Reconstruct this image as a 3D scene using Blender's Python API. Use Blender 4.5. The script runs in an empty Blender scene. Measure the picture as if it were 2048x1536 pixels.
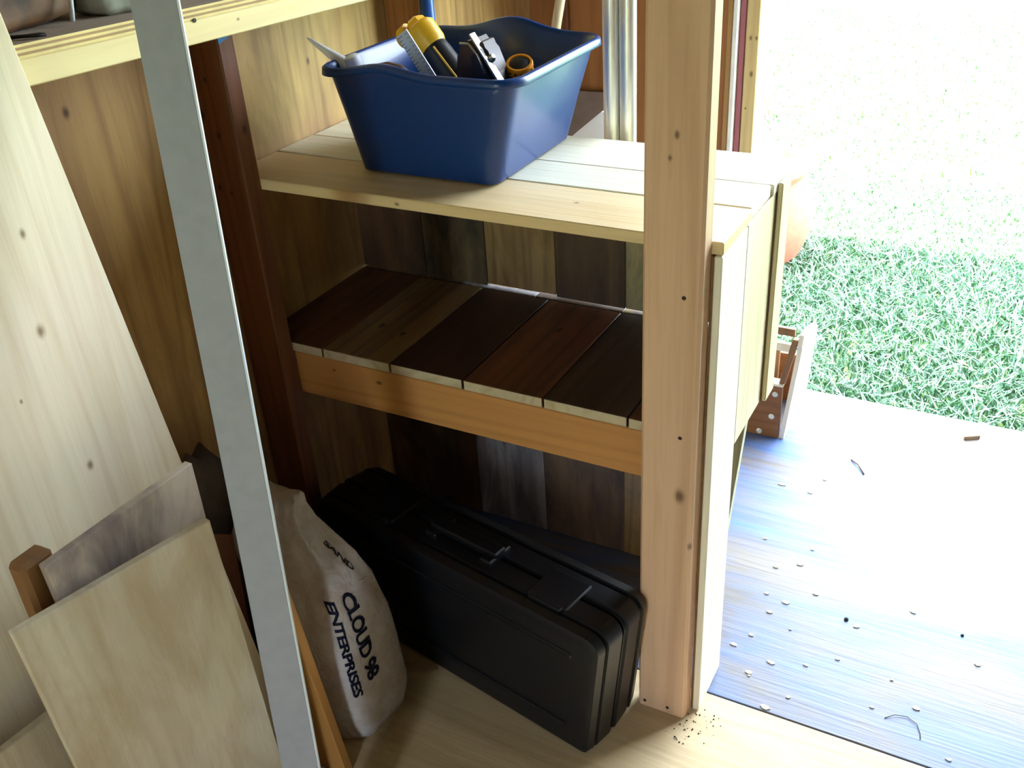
import bpy, bmesh, math, random
import numpy as np
from mathutils import Vector, Matrix
random.seed(7)
S = bpy.context.scene
COL = S.collection

# ------------------------------------------------------------------ camera, world, lights
cam_d = bpy.data.cameras.new('camera'); cam = bpy.data.objects.new('camera', cam_d); COL.objects.link(cam)
cam_d.sensor_width = 36.0; cam_d.lens = 1991.7 / 2048 * 36.0; cam_d.clip_start = 0.02; cam_d.clip_end = 200
rt = Vector((0.88059955, 0.47030767, -0.05792352)); up = Vector((-0.19556873, 0.47205075, 0.85960512)); fw = Vector((-0.43162172, 0.74563985, -0.50766515))
M = Matrix((rt, up, -fw)).transposed().to_4x4(); M.translation = Vector((0.4693, -1.1921, 1.4436))
cam.matrix_world = M
S.camera = cam

SKY = 5.0
SUN = 20.0
w = bpy.data.worlds.new('sky'); S.world = w; w.use_nodes = True
bg = w.node_tree.nodes['Background']; bg.inputs[0].default_value = (0.74, 0.86, 1.0, 1); bg.inputs[1].default_value = SKY
sd = bpy.data.lights.new('sun', 'SUN'); sd.energy = SUN; sd.angle = math.radians(1.0); sd.color = (1.0, 0.93, 0.82)
sun = bpy.data.objects.new('sun', sd); COL.objects.link(sun)
sun.rotation_euler = Vector((0.35, -0.45, 1.0)).to_track_quat('Z', 'Y').to_euler()
# light portal filling the doorway (emits nothing itself, only guides the sampling of the sky)
pl = bpy.data.lights.new('door_portal', 'AREA'); pl.shape = 'RECTANGLE'; pl.size = 1.18; pl.size_y = 2.0; pl.cycles.is_portal = True
po = bpy.data.objects.new('door_portal', pl); COL.objects.link(po); po.location = (0.41, 1.26, 1.0)
po.rotation_euler = (math.radians(-90), 0, 0)
pl2 = bpy.data.lights.new('front_portal', 'AREA'); pl2.shape = 'RECTANGLE'; pl2.size = 0.19; pl2.size_y = 1.86; pl2.cycles.is_portal = True
po2 = bpy.data.objects.new('front_portal', pl2); COL.objects.link(po2); po2.location = (0.145, -2.73, 0.93); po2.rotation_euler = (math.radians(90), 0, 0)
S.view_settings.view_transform = 'Standard'; S.view_settings.look = 'None'
S.view_settings.exposure = 2.3; S.view_settings.gamma = 1.0; S.view_settings.use_curve_mapping = False

# ------------------------------------------------------------------ helpers
def lin(h):
    h = h.lstrip('#'); r = [int(h[i:i+2], 16) / 255 for i in (0, 2, 4)]
    return tuple((c / 12.92 if c <= 0.04045 else ((c + 0.055) / 1.055) ** 2.4) for c in r) + (1,)

def new_mat(name, rough=0.6, metal=0.0):
    m = bpy.data.materials.new(name); m.use_nodes = True
    nt = m.node_tree; b = nt.nodes['Principled BSDF']
    b.inputs['Roughness'].default_value = rough; b.inputs['Metallic'].default_value = metal
    return m, nt, b

def nn(nt, t, **kw):
    n = nt.nodes.new(t)
    for k, v in kw.items(): setattr(n, k, v)
    return n

def ramp(nt, fac, stops):
    r = nn(nt, 'ShaderNodeValToRGB'); el = r.color_ramp.elements
    while len(el) < len(stops): el.new(0.5)
    for e, (p, c) in zip(el, stops): e.position = p; e.color = c
    nt.links.new(fac, r.inputs[0]); return r.outputs[0]

def mix(nt, fac, a, b, mode='MIX'):
    m = nn(nt, 'ShaderNodeMix', data_type='RGBA', blend_type=mode)
    for sock, v in ((m.inputs[0], fac), (m.inputs[6], a), (m.inputs[7], b)):
        if hasattr(v, 'is_linked'): nt.links.new(v, sock)
        else: sock.default_value = v
    return m.outputs[2]

def noise(nt, vec, scale, detail=3, rough=0.5, dist=0.0):
    n = nn(nt, 'ShaderNodeTexNoise'); n.inputs['Scale'].default_value = scale; n.inputs['Detail'].default_value = detail
    n.inputs['Roughness'].default_value = rough; n.inputs['Distortion'].default_value = dist
    nt.links.new(vec, n.inputs['Vector']); return n.outputs['Fac']

def wood(name, light, dark, axis='Z', rough=0.6, grain=1.0, knots=(), stain=None, stain_amt=0.0, stain_scale=5.0, off=(0, 0, 0), stretch=0.035, bump=0.25):
    """Long-grain softwood; knots are (x, y, z, radius) in object coordinates."""
    m, nt, b = new_mat(name, rough)
    tc = nn(nt, 'ShaderNodeTexCoord'); mp = nn(nt, 'ShaderNodeMapping')
    sc = [1.0, 1.0, 1.0]; sc['XYZ'.index(axis)] = stretch
    mp.inputs['Scale'].default_value = sc; mp.inputs['Location'].default_value = off
    nt.links.new(tc.outputs['Object'], mp.inputs[0]); v = mp.outputs[0]
    broad = noise(nt, v, 14, 2, 0.5, 0.3); fine = noise(nt, v, 110, 4, 0.6, 0.5)
    rn = noise(nt, v, 7, 2, 0.45, 0.25)
    mu = nn(nt, 'ShaderNodeMath', operation='MULTIPLY'); nt.links.new(rn, mu.inputs[0]); mu.inputs[1].default_value = 75.0
    si = nn(nt, 'ShaderNodeMath', operation='SINE'); nt.links.new(mu.outputs[0], si.inputs[0])
    ma = nn(nt, 'ShaderNodeMath', operation='MULTIPLY_ADD'); nt.links.new(si.outputs[0], ma.inputs[0]); ma.inputs[1].default_value = .5; ma.inputs[2].default_value = .5
    L, D = lin(light), lin(dark)
    mx_ = lambda k: tuple(L[i] * (1 - k * grain) + D[i] * k * grain for i in range(3)) + (1,)
    c = ramp(nt, ma.outputs[0], [(0.0, L), (0.6, mx_(.06)), (0.93, mx_(.28)), (1.0, mx_(.36))])
    f2 = ramp(nt, fine, [(0.45, (1, 1, 1, 1)), (0.72, (0.80, 0.76, 0.70, 1))])
    c = mix(nt, 0.8 * min(grain, 1), c, f2, 'MULTIPLY')
    f3 = ramp(nt, broad, [(0.35, (1.05, 1.04, 1.0, 1)), (0.68, (0.80, 0.76, 0.70, 1))])
    c = mix(nt, 0.7 * min(grain, 1), c, f3, 'MULTIPLY')
    if stain:
        mp2 = nn(nt, 'ShaderNodeMapping'); s2 = [1, 1, 1]; s2['XYZ'.index(axis)] = 0.3; mp2.inputs['Scale'].default_value = s2
        mp2.inputs['Location'].default_value = (off[0] + 3.1, off[1] + 1.7, off[2])
        nt.links.new(tc.outputs['Object'], mp2.inputs[0])
        sn = noise(nt, mp2.outputs[0], stain_scale, 5, 0.65, 0.6)
        sf = ramp(nt, sn, [(0.42, (0, 0, 0, 1)), (0.66, (stain_amt,) * 3 + (1,))])
        c = mix(nt, sf, c, lin(stain))
    for (kx, ky, kz, kr) in knots:
        vm = nn(nt, 'ShaderNodeVectorMath', operation='SUBTRACT'); nt.links.new(tc.outputs['Object'], vm.inputs[0]); vm.inputs[1].default_value = (kx, ky, kz)
        vs = nn(nt, 'ShaderNodeVectorMath', operation='MULTIPLY'); nt.links.new(vm.outputs[0], vs.inputs[0])
        k = [1.0, 1.0, 1.0]; k['XYZ'.index(axis)] = 0.62; vs.inputs[1].default_value = k
        ln = nn(nt, 'ShaderNodeVectorMath', operation='LENGTH'); nt.links.new(vs.outputs[0], ln.inputs[0])
        dv = nn(nt, 'ShaderNodeMath', operation='DIVIDE'); nt.links.new(ln.outputs['Value'], dv.inputs[0]); dv.inputs[1].default_value = kr
        kn_ = nn(nt, 'ShaderNodeMath', operation='MULTIPLY_ADD'); nt.links.new(fine, kn_.inputs[0]); kn_.inputs[1].default_value = .5; nt.links.new(dv.outputs[0], kn_.inputs[2])
        mk = ramp(nt, kn_.outputs[0], [(0.42, (.9,) * 3 + (1,)), (0.60, (.6,) * 3 + (1,)), (0.76, (.25,) * 3 + (1,)), (1.0, (0, 0, 0, 1))])
        kd = tuple(D[i] * 0.45 for i in range(3)) + (1,)
        c = mix(nt, mk, c, kd)
    nt.links.new(c, b.inputs['Base Color'])
    bp = nn(nt, 'ShaderNodeBump'); bp.inputs['Strength'].default_value = bump; bp.inputs['Distance'].default_value = 0.002
    nt.links.new(fine, bp.inputs['Height']); nt.links.new(bp.outputs[0], b.inputs['Normal'])
    return m

def plain(name, col, rough=0.5, metal=0.0, var=0.08, scale=30, bump=0.0):
    m, nt, b = new_mat(name, rough, metal)
    tc = nn(nt, 'ShaderNodeTexCoord'); f = noise(nt, tc.outputs['Object'], scale, 3)
    C = lin(col)
    c = ramp(nt, f, [(0.3, tuple(x * (1 - var) for x in C[:3]) + (1,)), (0.7, tuple(min(1, x * (1 + var)) for x in C[:3]) + (1,))])
    nt.links.new(c, b.inputs['Base Color'])
    if bump:
        bp = nn(nt, 'ShaderNodeBump'); bp.inputs['Strength'].default_value = bump; bp.inputs['Distance'].default_value = 0.003
        nt.links.new(f, bp.inputs['Height']); nt.links.new(bp.outputs[0], b.inputs['Normal'])
    return m

def link(name, bm, mat, parent=None, origin=None, smooth=False):
    me = bpy.data.meshes.new(name)
    bmesh.ops.recalc_face_normals(bm, faces=bm.faces)
    if origin is not None: bmesh.ops.translate(bm, verts=bm.verts, vec=-Vector(origin))
    bm.to_mesh(me); bm.free(); me.materials.append(mat)
    o = bpy.data.objects.new(name, me); COL.objects.link(o)
    if origin is not None: o.location = origin
    if parent is not None:
        o.parent = parent
        pm = Matrix.Translation(parent.location)
        if parent.parent is not None: pm = Matrix.Translation(parent.parent.location) if parent.type == 'EMPTY' else Matrix.Identity(4)
        o.matrix_parent_inverse = pm.inverted() if parent.type == 'EMPTY' else Matrix.Identity(4)
    if smooth:
        for p in me.polygons: p.use_smooth = True
        if smooth == 'auto':
            try: me.set_sharp_from_angle(angle=math.radians(35))
            except Exception: pass
    return o

def thing(name, label, cat, loc, group=None):
    o = bpy.data.objects.new(name, None); COL.objects.link(o); o.location = loc; o.empty_display_size = 0.05
    o['label'] = label; o['category'] = cat
    if group: o['group'] = group
    return o

def tag(o, label, cat, group=None):
    o['label'] = label; o['category'] = cat
    if group: o['group'] = group
    return o

def struct(o): o['kind'] = 'structure'; return o

def hexa(p, bevel=0.0015):
    """8 points: bottom ring 0-3, top ring 4-7."""
    bm = bmesh.new(); v = [bm.verts.new(q) for q in p]
    for f in ((0, 3, 2, 1), (4, 5, 6, 7), (0, 1, 5, 4), (1, 2, 6, 5), (2, 3, 7, 6), (3, 0, 4, 7)): bm.faces.new([v[i] for i in f])
    bm.normal_update()
    if bevel: bmesh.ops.bevel(bm, geom=bm.edges[:], offset=bevel, segments=1, affect='EDGES', clamp_overlap=True)
    return bm

def box(x0, x1, y0, y1, z0, z1, bevel=0.0015):
    return hexa([(x0, y0, z0), (x1, y0, z0), (x1, y1, z0), (x0, y1, z0), (x0, y0, z1), (x1, y0, z1), (x1, y1, z1), (x0, y1, z1)], bevel)

def join(bms):
    out = bmesh.new()
    for b in bms:
        me = bpy.data.meshes.new('tmp'); b.to_mesh(me); b.free(); out.from_mesh(me); bpy.data.meshes.remove(me)
    return out

def loft(rings, cap0=True, cap1=True, closed=True):
    bm = bmesh.new(); R = [[bm.verts.new(p) for p in r] for r in rings]
    n = len(R[0])
    for a, b in zip(R[:-1], R[1:]):
        for i in range(n if closed else n - 1):
            j = (i + 1) % n; bm.faces.new((a[i], a[j], b[j], b[i]))
    if cap0: bm.faces.new(R[0][::-1])
    if cap1: bm.faces.new(R[-1])
    return bm

def frame(d):
    d = Vector(d).normalized(); a = Vector((0, 0, 1)) if abs(d.z) < 0.9 else Vector((1, 0, 0))
    u = d.cross(a).normalized(); return u, d.cross(u).normalized()

def lathe(p0, p1, prof, n=20):
    """prof: (t along p0-p1, radius)."""
    p0, p1 = Vector(p0), Vector(p1); u, v = frame(p1 - p0)
    return loft([[p0.lerp(p1, t) + (u * math.cos(a) + v * math.sin(a)) * max(r, 1e-4) for a in [2 * math.pi * i / n for i in range(n)]] for t, r in prof])

def path_tube(pts, r, n=8):
    pts = [Vector(p) for p in pts]; rings = []
    for i, p in enumerate(pts):
        d = pts[min(i + 1, len(pts) - 1)] - pts[max(i - 1, 0)]; u, v = frame(d)
        rings.append([p + (u * math.cos(a) + v * math.sin(a)) * r for a in [2 * math.pi * k / n for k in range(n)]])
    return loft(rings)

def prism(poly, axis, a0, a1, bevel=0.0):
    """extrude a 2-D polygon along an axis."""
    def P(q, a):
        return {'X': (a, q[0], q[1]), 'Y': (q[0], a, q[1]), 'Z': (q[0], q[1], a)}[axis]
    bm = loft([[P(q, a0) for q in poly], [P(q, a1) for q in poly]])
    bmesh.ops.recalc_face_normals(bm, faces=bm.faces)
    if bevel: bmesh.ops.bevel(bm, geom=bm.edges[:], offset=bevel, segments=2, affect='EDGES', clamp_overlap=True)
    return bm

def rrect(x0, x1, y0, y1, r, z, n=5):
    pts = []
    for cx, cy, a0 in ((x1 - r, y0 + r, -90), (x1 - r, y1 - r, 0), (x0 + r, y1 - r, 90), (x0 + r, y0 + r, 180)):
        for i in range(n + 1):
            a = math.radians(a0 + 90 * i / n); pts.append((cx + r * math.cos(a), cy + r * math.sin(a), z))
    return pts

# ------------------------------------------------------------------ the room
XW = -0.787      # left wall
YB = 1.20        # rear wall
XR = 1.45; YF = -2.7; ZC = 2.35
DX0, DX1 = -0.163, 1.0

m_wall = wood('plywood_wall', '#cba668', '#6a3c18', 'Z', 0.62, 0.9, stain='#5c3414', stain_amt=0.65, stain_scale=4, stretch=0.06,
              knots=[(XW, -0.244, 1.09, 0.012), (XW, 0.33, 1.13, 0.008), (XW, 0.30, 1.04, 0.008)])
m_wall_back = wood('plywood_wall_rear', '#a06a38', '#5b3212', 'Z', 0.62, 0.9, off=(2, 3, 0), stretch=0.06)
m_shell = wood('plywood_shell', '#5c5146', '#40362c', 'Z', 0.7, 0.6, stretch=0.06)
m_stud = wood('stud_pine', '#7a4c2a', '#3c2010', 'Z', 0.6, 0.8, off=(0.4, 0.2, 0),
              knots=[(-0.752, 0, 1.08, .007), (-0.774, 0, 1.021, .012), (-0.747, 0, 0.989, .009), (-0.77, 0, 0.898, .009), (-0.709, 0.022, 0.997, .010), (-0.709, -0.004, 0.82, .008), (-.745, 0, .89, .006)])
m_floor_near = wood('floor_ply_near', '#d8c096', '#9a7444', 'X', 0.7, 0.5, off=(1, 2, 0), stain='#8c7350', stain_amt=.35, stain_scale=4, stretch=0.08)
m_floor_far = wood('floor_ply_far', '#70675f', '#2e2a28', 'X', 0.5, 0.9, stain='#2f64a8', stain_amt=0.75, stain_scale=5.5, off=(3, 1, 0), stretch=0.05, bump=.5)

T = 0.012
wl = struct(link('wall_left', box(XW - T, XW, YF, YB, -0.02, ZC, 0), m_wall))
# rear wall: left of the doorway, above it and right of it
wb = struct(link('wall_rear', join([box(XW, -0.250, YB, YB + T, -0.02, ZC, 0), box(-0.250, DX1, YB, YB + T, 2.03, ZC, 0), box(DX1, XR, YB, YB + T, -0.02, ZC, 0)]), m_wall_back))
struct(link('wall_right', box(XR, XR + T, YF, YB, -0.02, ZC, 0), m_shell))
FO0, FO1 = 0.02, 0.27   # unseen opening behind the camera, sized and placed for bluish fill light
struct(link('wall_front', join([box(XW, FO0, YF - T, YF, -0.02, ZC, 0), box(FO1, XR, YF - T, YF, -0.02, ZC, 0), box(FO0, FO1, YF - T, YF, 1.9, ZC, 0)]), m_shell))
struct(link('fill_opening_frame', join([box(FO0, FO0 + .03, YF - T, YF + .05, 0, 1.9), box(FO1 - .03, FO1, YF - T, YF + .05, 0, 1.9), box(FO0, FO1, YF - T, YF + .05, 1.87, 1.9)]), m_shell))  # frame around the added fill opening
struct(link('ceiling', box(XW - .15, XR + .15, YF - .15, YB + .18, ZC, ZC + T, 0), m_shell))
# wall studs
def stud(x0, x1, y0, y1, parent, m=None, z0=0.0, z1=ZC):
    return link('stud', box(x0, x1, y0, y1, z0, z1, 0.003), m or m_stud, parent)
stud(XW, -0.709, 0.0, 0.038, wl)
m_stud2 = wood('stud_pine_rear', '#a0683a', '#5a3016', 'Z', 0.6, 0.8, off=(1.4, .2, 0))
stud(XW, -0.698, 0.56, 0.598, wl, m_stud2)
stud(XW, -0.709, -1.25, -1.212, wl, m_stud2)
stud(XW, -0.709, -2.45, -2.412, wl, m_stud2)
m_batten = wood('batten_dark', '#7a4a24', '#4a2811', 'Z', 0.6, 0.8, off=(5, .2, 0))
stud(-0.69, -0.672, YB - .019, YB, wb, m_batten)
# door jamb with its layers, seen beyond the bench
dj = struct(link('door_1', join([box(-0.1945, -0.163, YB - .082, YB + .012, 0, 2.03, .002), box(DX1, DX1 + .038, YB - .089, YB + .012, 0, 2.03, .002), box(-0.2, DX1 + .038, YB - .089, YB + .012, 2.03, 2.07, .002)]),
     wood('jamb_pine', '#e8cf95', '#a87a3c', 'Z', 0.6, 0.8, off=(.3, 1, 0), knots=[(-.182, 1.118, .94, .007), (-.169, 1.118, .94, .006), (-.176, 1.118, .86, .008), (-.185, 1.118, .78, .004)])))
m_red = wood('reddish_ply', '#a8606a', '#5a2c34', 'Z', 0.6, 0.5)
m_tan_strip = wood('tan_strip', '#a87f48', '#7c5526', 'Z', 0.6, 0.4)
m_daylit_strip = plain('daylit_strip_white', '#f4f2ee', 0.5)  # white stands in for the daylight between the jamb strips
link('casing_strip', box(-0.2085, -0.1955, YB - .085, YB - .004, 0, 2.03), m_red, dj)['label'] = 'thin reddish plywood strip of the door jamb'
link('casing_strip', box(-0.2205, -0.2095, YB - .10, YB - .004, 0, 2.03), m_daylit_strip, dj)['label'] = 'thin strip of the door jamb, its white standing in for daylight'
link('casing_strip', box(-0.2335, -0.2215, YB - .10, YB - .004, 0, 2.03), m_tan_strip, dj)['label'] = 'thin tan wood strip of the door jamb'

# floor: joists slab and the plywood sheets lying on it
fl = struct(link('floor', box(XW, XR, YF, 1.205, -0.06, -0.0125, 0), m_shell))
link('plywood_sheet', box(XW, XR, YF, 0.0785, -0.012, 0, 0.001), m_floor_near, fl)['label'] = 'pale tan plywood sheet'
link('plywood_sheet', box(XW, XR, 0.0815, 1.215, -0.012, 0, 0.001), m_floor_far, fl)['label'] = 'weathered grey-blue plywood sheet'

# ------------------------------------------------------------------ outside
m_ground, nt, b = new_mat('lawn_soil', 0.9)
tc = nn(nt, 'ShaderNodeTexCoord'); f = noise(nt, tc.outputs['Object'], 9, 5, .6)
c = ramp(nt, f, [(0.35, lin('#5f7a3c')), (0.55, lin('#7f9a58')), (0.75, lin('#a8a070'))]); nt.links.new(c, b.inputs['Base Color'])
GZ = -0.10
bm = bmesh.new()
for q in ((-30, -30), (30, -30), (30, 40), (-30, 40)): bm.verts.new((q[0], q[1], GZ))
bm.faces.new(bm.verts[:]); g = link('ground', bm, m_ground); g['kind'] = 'structure'

def blades(n, x0, x1, y0, y1, h0, h1, wd, seed):
    r = np.random.RandomState(seed)
    x = r.uniform(x0, x1, n); y = r.uniform(y0, y1, n); a = r.uniform(0, 2 * np.pi, n); h = r.uniform(h0, h1, n)
    la = r.uniform(0, 2 * np.pi, n); ll = r.uniform(.3, 1.3, n) * h
    dx, dy = np.cos(a) * wd * .5, np.sin(a) * wd * .5
    V = np.zeros((n, 5, 3)); z = np.full(n, GZ)
    V[:, 0] = np.stack([x - dx, y - dy, z], 1); V[:, 1] = np.stack([x + dx, y + dy, z], 1)
    mx, my = x + np.cos(la) * ll * .35, y + np.sin(la) * ll * .35
    V[:, 2] = np.stack([mx + dx * .9, my + dy * .9, z + h * .6], 1); V[:, 3] = np.stack([mx - dx * .9, my - dy * .9, z + h * .6], 1)
    V[:, 4] = np.stack([x + np.cos(la) * ll, y + np.sin(la) * ll, z + h * .9], 1)
    base = np.arange(n)[:, None] * 5
    F = [list(q) for q in (base + np.array([0, 1, 2, 3])).tolist()] + [list(q) for q in (base + np.array([3, 2, 4])).tolist()]
    return V.reshape(-1, 3).tolist(), F
m_grass, nt, b = new_mat('grass_blades', 0.35)
tc = nn(nt, 'ShaderNodeTexCoord'); f = noise(nt, tc.outputs['Object'], 60, 2, .5); f2 = noise(nt, tc.outputs['Object'], 3, 3, .5)
c = ramp(nt, f, [(0.32, lin('#284a20')), (0.45, lin('#4c7a4c')), (0.56, lin('#7a9e90')), (0.70, lin('#aaa8a0'))])
c2 = ramp(nt, f2, [(0.4, (1, 1, 1, 1)), (0.65, (1.0, 1.0, .9, 1))]); nt.links.new(mix(nt, .6, c, c2, 'MULTIPLY'), b.inputs['Base Color'])
b.inputs['Subsurface Weight'].default_value = 0.0
V1, F1 = blades(52000, -0.6, 2.4, 1.19, 3.2, 0.03, 0.085, 0.006, 3)
V2, F2 = blades(26000, -2.2, 3.2, 3.2, 7.0, 0.04, 0.09, 0.010, 4)
k = len(V1); me = bpy.data.meshes.new('lawn_grass'); me.from_pydata(V1 + V2, [], F1 + [[i + k for i in f] for f in F2]); me.materials.append(m_grass)
gr = bpy.data.objects.new('lawn_grass', me); COL.objects.link(gr); gr['kind'] = 'stuff'; gr['label'] = 'blue-green lawn grass beyond the open doorway'; gr['category'] = 'grass'

# round terracotta pot on the lawn
m_pot = plain('terracotta', '#a05c44', 0.8, var=.2, scale=25, bump=.3)
px, py = -0.49, 2.17
rt_ = thing('plant_pot', 'pale terracotta round pot standing on the lawn behind the bench', 'pot', (px, py, GZ))
link('bowl', lathe((px, py, GZ), (px, py, GZ + .40), [(0, .13), (.03, .16), (.2, .235), (.45, .27), (.7, .255), (.9, .21), (.9, .185), (.3, .18)], 36), m_pot, rt_, smooth='auto')
link('rim', lathe((px, py, GZ + .36), (px, py, GZ + .40), [(0, .20), (0, .23), (.5, .238), (1, .23), (1, .19), (.3, .19)], 36), m_pot, rt_, smooth='auto')
# far brick and stake
m_brick = plain('brick_red', '#4a2018', 0.8, var=.15, scale=40, bump=.4)
o = link('brick', prism([(-.955, GZ), (-.885, GZ), (-.88, .035), (-.975, .035), (-.975, .012), (-.945, .005)], 'Y', 3.92, 4.04, .003), m_brick, origin=(-.93, 3.98, GZ))
tag(o, 'reddish stepped brick lying far out on the sunlit lawn', 'brick')
o = link('wooden_stake', box(-.875, -.66, 3.93, 3.95, -.03, -.012), wood('stake_wood', '#6a5838', '#4a3a20', 'X'), origin=(-.77, 3.94, -.03))
tag(o, 'thin wooden stake lying beside the far brick', 'stake')
# dead leaves
m_leaf = plain('dead_leaf', '#8a6a50', 0.8, var=.25, scale=60)
def leaf(x, y, z, s, rz, label):
    bm = bmesh.new(); pts = [(-1, 0), (-.5, .38), (.2, .42), (.8, .18), (1.1, 0), (.8, -.2), (.2, -.4), (-.5, -.35)]
    c_, s_ = math.cos(rz), math.sin(rz); top = [bm.verts.new((x + s * (p * c_ - q * s_), y + s * (p * s_ + q * c_), z + .25 * s * abs(q) * 2 + .02 * s)) for p, q in pts]
    mid = bm.verts.new((x, y, z))
    for i in range(8): bm.faces.new((top[i], top[(i + 1) % 8], mid))
    r = bmesh.ops.extrude_face_region(bm, geom=bm.faces[:]); bmesh.ops.translate(bm, verts=[e for e in r['geom'] if isinstance(e, bmesh.types.BMVert)], vec=(0, 0, .001))
    tag(link('dead_leaf', bm, m_leaf, origin=(x, y, z)), label, 'leaf')
leaf(0.42, 1.46, -.035, .018, .4, 'brown curled dead leaf in the grass, rightmost of the two')
leaf(0.36, 1.58, -.035, .018, -.5, 'brown dead leaf in the grass, further left and back of the two')

# ------------------------------------------------------------------ the bench cabinet
H = 0.9075
cab = thing('workbench_cabinet', 'pine workbench cabinet with plank top, mid shelf and open front', 'workbench', (-0.35, 0.2, 0))
m_post = wood('post_fir', '#deb896', '#9c6a44', 'Z', 0.55, 0.7, off=(.1, .05, 0),
              knots=[(0.066, 0, 0.494, .016), (0.086, 0, 0.399, .009), (0.046, 0, 1.061, .007), (.062, 0, .834, .0035), (.013, 0, .017, .003), (.056, 0, .018, .004), (.037, 0, 1.03, .006)])
link('post', box(0, .0875, 0, .038, 0, ZC, 0.0045), m_post, cab)['label'] = 'tall front post of pinkish fir'
m_top = [wood('top_plank_%d' % i, l, '#b28a50', 'X', 0.5, 0.5, off=(i * 2.3, i, 0), stain='#c7d0c4', stain_amt=.3, stain_scale=4, knots=kn) for i, (l, kn) in enumerate(
    (('#e6ca96', [(-.43, .0355, .897, .006), (-.15, .11, .9075, .006)]), ('#e4e0c8', []), ('#ebe4c8', [])))]
for i, (y0, y1, x1, dz) in enumerate(((0.0355, 0.1705, .1035, 0), (0.1735, 0.2755, .101, .0006), (0.2800, 0.4200, .1045, -.0005))):
    link('top_plank', box(XW + .002, x1, y0, y1, H - .019 + dz, H + dz, .0015), m_top[i], cab)
m_beam = wood('beam_fir', '#c98f50', '#8a5626', 'X', 0.55, 0.6, off=(.3, .7, 0), knots=[(-.62, .0383, .55, .005), (-.52, .0383, .545, .008)])
link('rail', box(-.709, -.001, .0383, .0763, .4829, .5719, .002), m_beam, cab)['label'] = 'orange-brown front rail under the shelf'
link('rail', box(-.709, .085, .343, .381, .4829, .5719, .002), m_beam, cab)
m_rail2 = wood('dark_rail', '#7c5a34', '#4a3018', 'X', 0.6, 0.6)
link('rail', box(XW, .085, .362, .381, H - .085, H - .02, .002), m_rail2, cab)
# shelf planks
cols = ['#70482e', '#8f7650', '#46291c', '#84502e', '#56402f', '#6e422a']
edges = [-.787, -.640, -.4905, -.3405, -.187, -.037, .0885]
kn = {1: [(-.587, .157, .591, .012), (-.532, .143, .591, .012)], 3: [(-.267, .267, .591, .012)]}
for i in range(6):
    if i == 0: x0, x1 = -.785, -.641
    else: x0, x1 = edges[i] + .0015, edges[i + 1] - .0015
    mt = wood('shelf_plank_%d' % i, cols[i], '#20120a', 'Y', 0.5, 1.1, off=(i, i * .7, 0), stain='#2a1a12', stain_amt=.5, stain_scale=7, knots=kn.get(i, ()))
    dz = random.uniform(-.0006, .0006)
    p = link('shelf_plank', box(x0, x1, .0385 + random.uniform(-.001, .001), .374, .5725 + dz, .5915 + dz, .001), mt, cab)
    # paler sawn end grain
    me = p.data; me.materials.append(wood('end_grain_%d' % i, '#cbbd9c', '#8c744c', 'Z', 0.7, 0.8, stretch=.8, off=(i * 3, 0, i)))
    for f_ in me.polygons:
        if f_.normal.y < -.9 and f_.area > .0005: f_.material_index = 1
# rear boards (upper and lower runs)
up_e = [-.787, -.628, -.482, -.328, -.183, -.038, .1035]
lo_e = [-.787, -.675, -.545, -.375, -.187, -.040, .07]
ucol = ['#6e4e30', '#7a684a', '#a88a5c', '#664e38', '#b8aa7c', '#7c6648']
lcol = ['#7c5c3c', '#6e5238', '#c4c2ca', '#9c8674', '#c8aa74', '#c8c8a0']
stc = ['#2e2418', '#22201c', '#6a4a28', '#3a2c22', '#2c2c30', '#3a3024']
for i in range(6):
    mt = wood('rear_board_%d' % i, ucol[i], '#2c2014', 'Z', 0.6, 0.8, off=(i * 1.7, 0, i * .3), stain=stc[i], stain_amt=.8, stain_scale=12,
              knots={1: [(-.665, .381, .73, .014)], 4: [(-.225, .381, .675, .018), (-.255, .381, .65, .016), (-.25, .381, .71, .01)]}.get(i, ()))
    lo = .594 + (0.006 if i in (2, 5) else 0.0008 * i)
    link('rear_board', box(up_e[i] + .0008, up_e[i + 1] - .0008, .381, .400, lo, H - .0195, .001), mt, cab)
    mt = wood('rear_board_low_%d' % i, lcol[i], '#33281e', 'Z', 0.6, 0.8, off=(i * 2.1, 0, i * .4), stain=['#2a1c12', '#241a12', '#3a3a42', '#4a4850', '#6a6a78', '#8a8a70'][i], stain_amt=.75, stain_scale=11)
    x0, x1 = lo_e[i] + .0008, lo_e[i + 1] - .0008
    xb = x1 if i < 5 else .027
    link('rear_board', hexa([(x0, .381, .001), (xb, .381, .001), (xb, .400, .001), (x0, .400, .001), (x0, .381, .590), (x1 + (.008 if i == 5 else 0), .381, .590), (x1 + (.008 if i == 5 else 0), .400, .590), (x0, .400, .590)], .001), mt, cab)
# side panel facing the door
def sideb(y0, y1, z0, z1, x0, x1, c, st, off):
    link('side_board', box(x0, x1, y0, y1, z0, z1, .0015), wood('side_board_m', c, '#a08a50', 'Z', 0.55, 0.6, off=off, stain=st, stain_amt=.5, stain_scale=7), cab)
sideb(.0315, .1515, 0, H - .0195, .0925, .1040, '#f4efdc', '#e6dfc0', (0, 0, 0))
sideb(.1535, .2995, .505, H - .0195, .0925, .1037, '#e9dfbc', '#bca874', (0, 3, 0))
sideb(.3035, .3540, .505, H - .005, .1050, .1130, '#d0c49c', '#b0985c', (0, 6, 0))
link('side_rail', box(.089, .1045, .300, .380, .505, H - .03, .0015), m_rail2, cab)
link('gap_shade_strip', box(.0878, .0922, .034, .060, 0, H - .021, .0003), m_rail2, cab)  # added dark strip, stands in for the black shade in the gap
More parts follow.
